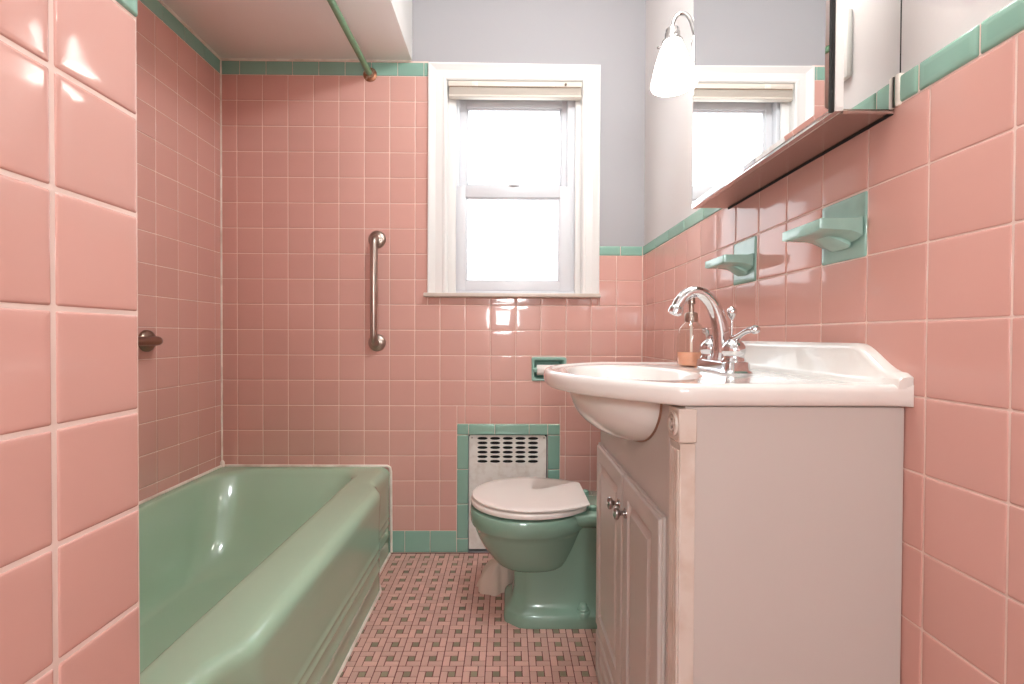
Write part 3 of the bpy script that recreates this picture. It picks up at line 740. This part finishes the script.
# ------------------------------------------------------------------ medicine cabinet
mc = thing('medicine_cabinet', (.54, .967, 1.29), 'mirrored medicine cabinet on the right wall above the sink', 'medicine cabinet')
CY0, CY1, CB, CT = .701, 1.236, 1.292, 1.98
m = MB(); m.box(.505, RW, CY0+.003, CY1-.002, CB+.003, CT, .001, 1); m.box(.58, RW+T-.0004, CY0+.003, CY1-.002, 1.303, CT); m.build('body', WHITE, mc)
m = MB(); m.box(.503, RW-.001, CY0, CY0+.0028, CB+.003, 1.3035); m.box(.503, RW+T-.0012, CY0, CY0+.0028, 1.3035, CT); m.build('side_mirror', MIRROR, mc, smooth=False)
m = MB(); m.box(.506, RW-.0005, CY0+.002, CY1-.003, CB, CB+.0028, .0008, 1); m.tube([(.508, CY0+.003, CB), (.586, CY0+.003, CB)], .0025, 8); m.build('bottom_panel', STEEL, mc)
m = MB(); m.box(.5855, RW+.004, CY0+.004, CY1-.004, CB-.003, CB-.0002); m.box(.5932, RW+.0064, CY0-.0006, CY0+.0008, CB+.055, CT); m.build('rear_gap_shade', DARK, mc)  # dark strips stand in for the shade in the gap at the wall
dr = MB(); dr.box(.4906, .5035, CY0-.001, CY1, CB-.002, CT+.004, .001, 1); dr = dr.build('mirror_door', CHROME, mc)
m = MB()
def rgx(ins, x): return [(x, y, z) for y, z in ((CY0+.003+ins, CB+.002+ins), (CY1-.004-ins, CB+.002+ins), (CY1-.004-ins, CT-ins), (CY0+.003+ins, CT-ins))]
m.loft([rgx(0, .4905), rgx(.0005, .4885), rgx(.009, .4870)], True, True, True); m.build('mirror_glass', MIRROR, dr, smooth=False)
m = MB(); m.box(.4868, .4925, CY0-.0018, CY0+.0030, CB-.002, CT); m.build('edge_dark_strip', DARK, dr)  # dark reflection along the mirror's bevelled edge, painted in as a strip
m = MB(); m.box(.4925, .5050, CY0-.0035, CY0-.0012, CB-.001, CT); m.box(.4930, .5045, CY0-.0045, CY0-.001, CB+.004, CB+.012); tag(m.build('edge_strip', WHITE, dr), 'white painted edge strip')

# ------------------------------------------------------------------ sconces at either side of the cabinet
def sconce(label, y, s):
    X = .482
    g = thing('wall_sconce', (X, y-s*.09, 1.78), label, 'wall lamp', 'lamps at the sides of the medicine cabinet')
    m = MB(); b = Vector((X, y, 1.688))
    m.lathe([(.0595, 0), (.061, .003), (.0605, .009), (.0555, .032), (.048, .065), (.039, .094), (.031, .115), (.026, .127), (.022, .132), (.0215, .134)], b, (0, 0, 1), 36, cap0=False, cap1=False)
    m.build('shade', OPAL, g)
    m = MB(); m.lathe([(.010, -.05), (.022, -.035), (.026, -.01), (.022, .012), (.012, .03)], b+Vector((0, 0, .07)), (0, 0, 1), 20); m.build('bulb', OPAL, g)
    m = MB(); m.lathe([(.025, .124), (.030, .126), (.030, .131), (.022, .135), (.0215, .155), (.019, .158), (.019, .166), (.010, .170), (.007, .174)], b, (0, 0, 1), 24)
    for k in range(3):
        a = 2*math.pi*k/3+.4; c = Vector((math.cos(a), math.sin(a), 0)); m.tube([b+c*.024+Vector((0, 0, .1285)), b+c*.040+Vector((0, 0, .1285))], .002, 6); m.lathe([(.004, 0), (.004, .004)], b+c*.040+Vector((0, 0, .1285)), c, 8)
    m.build('socket', KNOBM, g)
    m = MB(); wall = Vector((.514, CY1+.004 if s > 0 else CY0-.004, 1.735)); top = b+Vector((0, 0, .172))
    P = bez(top, top+Vector((.004, 0, .045)), top+Vector((.035, -s*.01, .050)), top+Vector((.042, -s*.03, .0)), 12)+bez(top+Vector((.042, -s*.03, .0)), top+Vector((.048, -s*.045, -.04)), wall+Vector((0, s*.04, .012)), wall, 10)[1:]
    m.tube(P, .0055, 12); m.build('arm', KNOBM, g)
    m = MB(); m.lathe([(.026, -.004), (.026, .004), (.020, .009), (.010, .014)], wall, (0, s, 0), 26); m.build('mount', KNOBM, g)
    return g
sconce('lit white glass sconce at the far side of the mirrored cabinet', 1.37, 1)
sconce('lit white glass sconce at the near side of the mirrored cabinet, reflected in it', .585, -1)

# switch plate seen in the cabinet's mirrored side
sp_ = thing('outlet_plate', (RW, .565, 1.385), 'white outlet plate on the right wall, seen in the cabinet side mirror', 'outlet plate')
m = MB(); m.box(RW-.004, RW+T, .528, .603, 1.400, 1.518, .004); m.build('plate', PLASTIC, sp_)
for zc in (1.424, 1.464):
    m = MB(); m.lathe([(.017, 0), (.016, .002), (.001, .0022)], (RW-.004, .5655, zc), (-1, 0, 0), 20); m.build('socket_face', PLASTIC, sp_)

for o in (st, fa, sd): o.location.z -= .003

# ------------------------------------------------------------------ light
wd = bpy.data.worlds.new('sky'); sc.world = wd; wd.use_nodes = True
bg = wd.node_tree.nodes['Background']; bg.inputs[0].default_value = (.93, .97, 1, 1); bg.inputs[1].default_value = 4.5
def area(name, loc, rot, sx, sy, power, col, portal=False):
    l = bpy.data.lights.new(name, 'AREA'); l.shape = 'RECTANGLE'; l.size = sx; l.size_y = sy; l.energy = power; l.color = col
    o = bpy.data.objects.new(name, l); COL.objects.link(o); o.location = loc; o.rotation_euler = rot
    if portal: l.cycles.is_portal = True
    return o
area('window_portal', (.02, BW+.14, 1.59), (R(-90), 0, 0), .56, .9, 1, (1, 1, 1), True)
gl = bpy.data.lights.new('ceiling_globe', 'POINT'); gl.energy = 36; gl.shadow_soft_size = .11; gl.color = (.91, .98, 1)
go = bpy.data.objects.new('ceiling_globe', gl); COL.objects.link(go); go.location = (.2, .85, 2.33)
hl = bpy.data.lights.new('hall_fill', 'POINT'); hl.energy = 62; hl.shadow_soft_size = .16; hl.color = (.90, .98, 1)  # unseen fill light added beyond the doorway, shining in from behind the camera
ho = bpy.data.objects.new('hall_fill', hl); COL.objects.link(ho); ho.location = (.06, RY-.75, 1.55)
area('camera_flash', (-.045, -.35, 1.126), (R(100), 0, 0), .17, .17, 2.8, (.93, .98, 1))

# ------------------------------------------------------------------ camera
cam = bpy.data.cameras.new('camera'); cam.sensor_width = 36; cam.sensor_fit = 'HORIZONTAL'; cam.lens = 462.7/1024*36; cam.clip_start = .02
co = bpy.data.objects.new('camera', cam); COL.objects.link(co)
yaw, pitch, roll = .0096, -.0122, .0045
fw = Vector((math.sin(yaw)*math.cos(pitch), math.cos(yaw)*math.cos(pitch), math.sin(pitch)))
r0 = Vector((math.cos(yaw), -math.sin(yaw), 0)); u0 = r0.cross(fw)
rr_, uu = r0*math.cos(roll)+u0*math.sin(roll), u0*math.cos(roll)-r0*math.sin(roll)
M3 = Matrix((rr_, uu, -fw)).transposed().to_4x4(); M3.translation = (0, 0, H)
co.matrix_world = M3
sc.camera = co
sc.view_settings.view_transform = 'Standard'; sc.view_settings.look = 'None'; sc.view_settings.gamma = 1
sc.view_settings.use_curve_mapping = False; sc.view_settings.exposure = -.08
sc.cycles.use_denoising = True
sc.cycles.max_bounces = 10; sc.cycles.diffuse_bounces = 6; sc.cycles.glossy_bounces = 6; sc.cycles.transparent_max_bounces = 12
sc.cycles.sample_clamp_indirect = 6; sc.cycles.caustics_reflective = False; sc.cycles.caustics_refractive = False
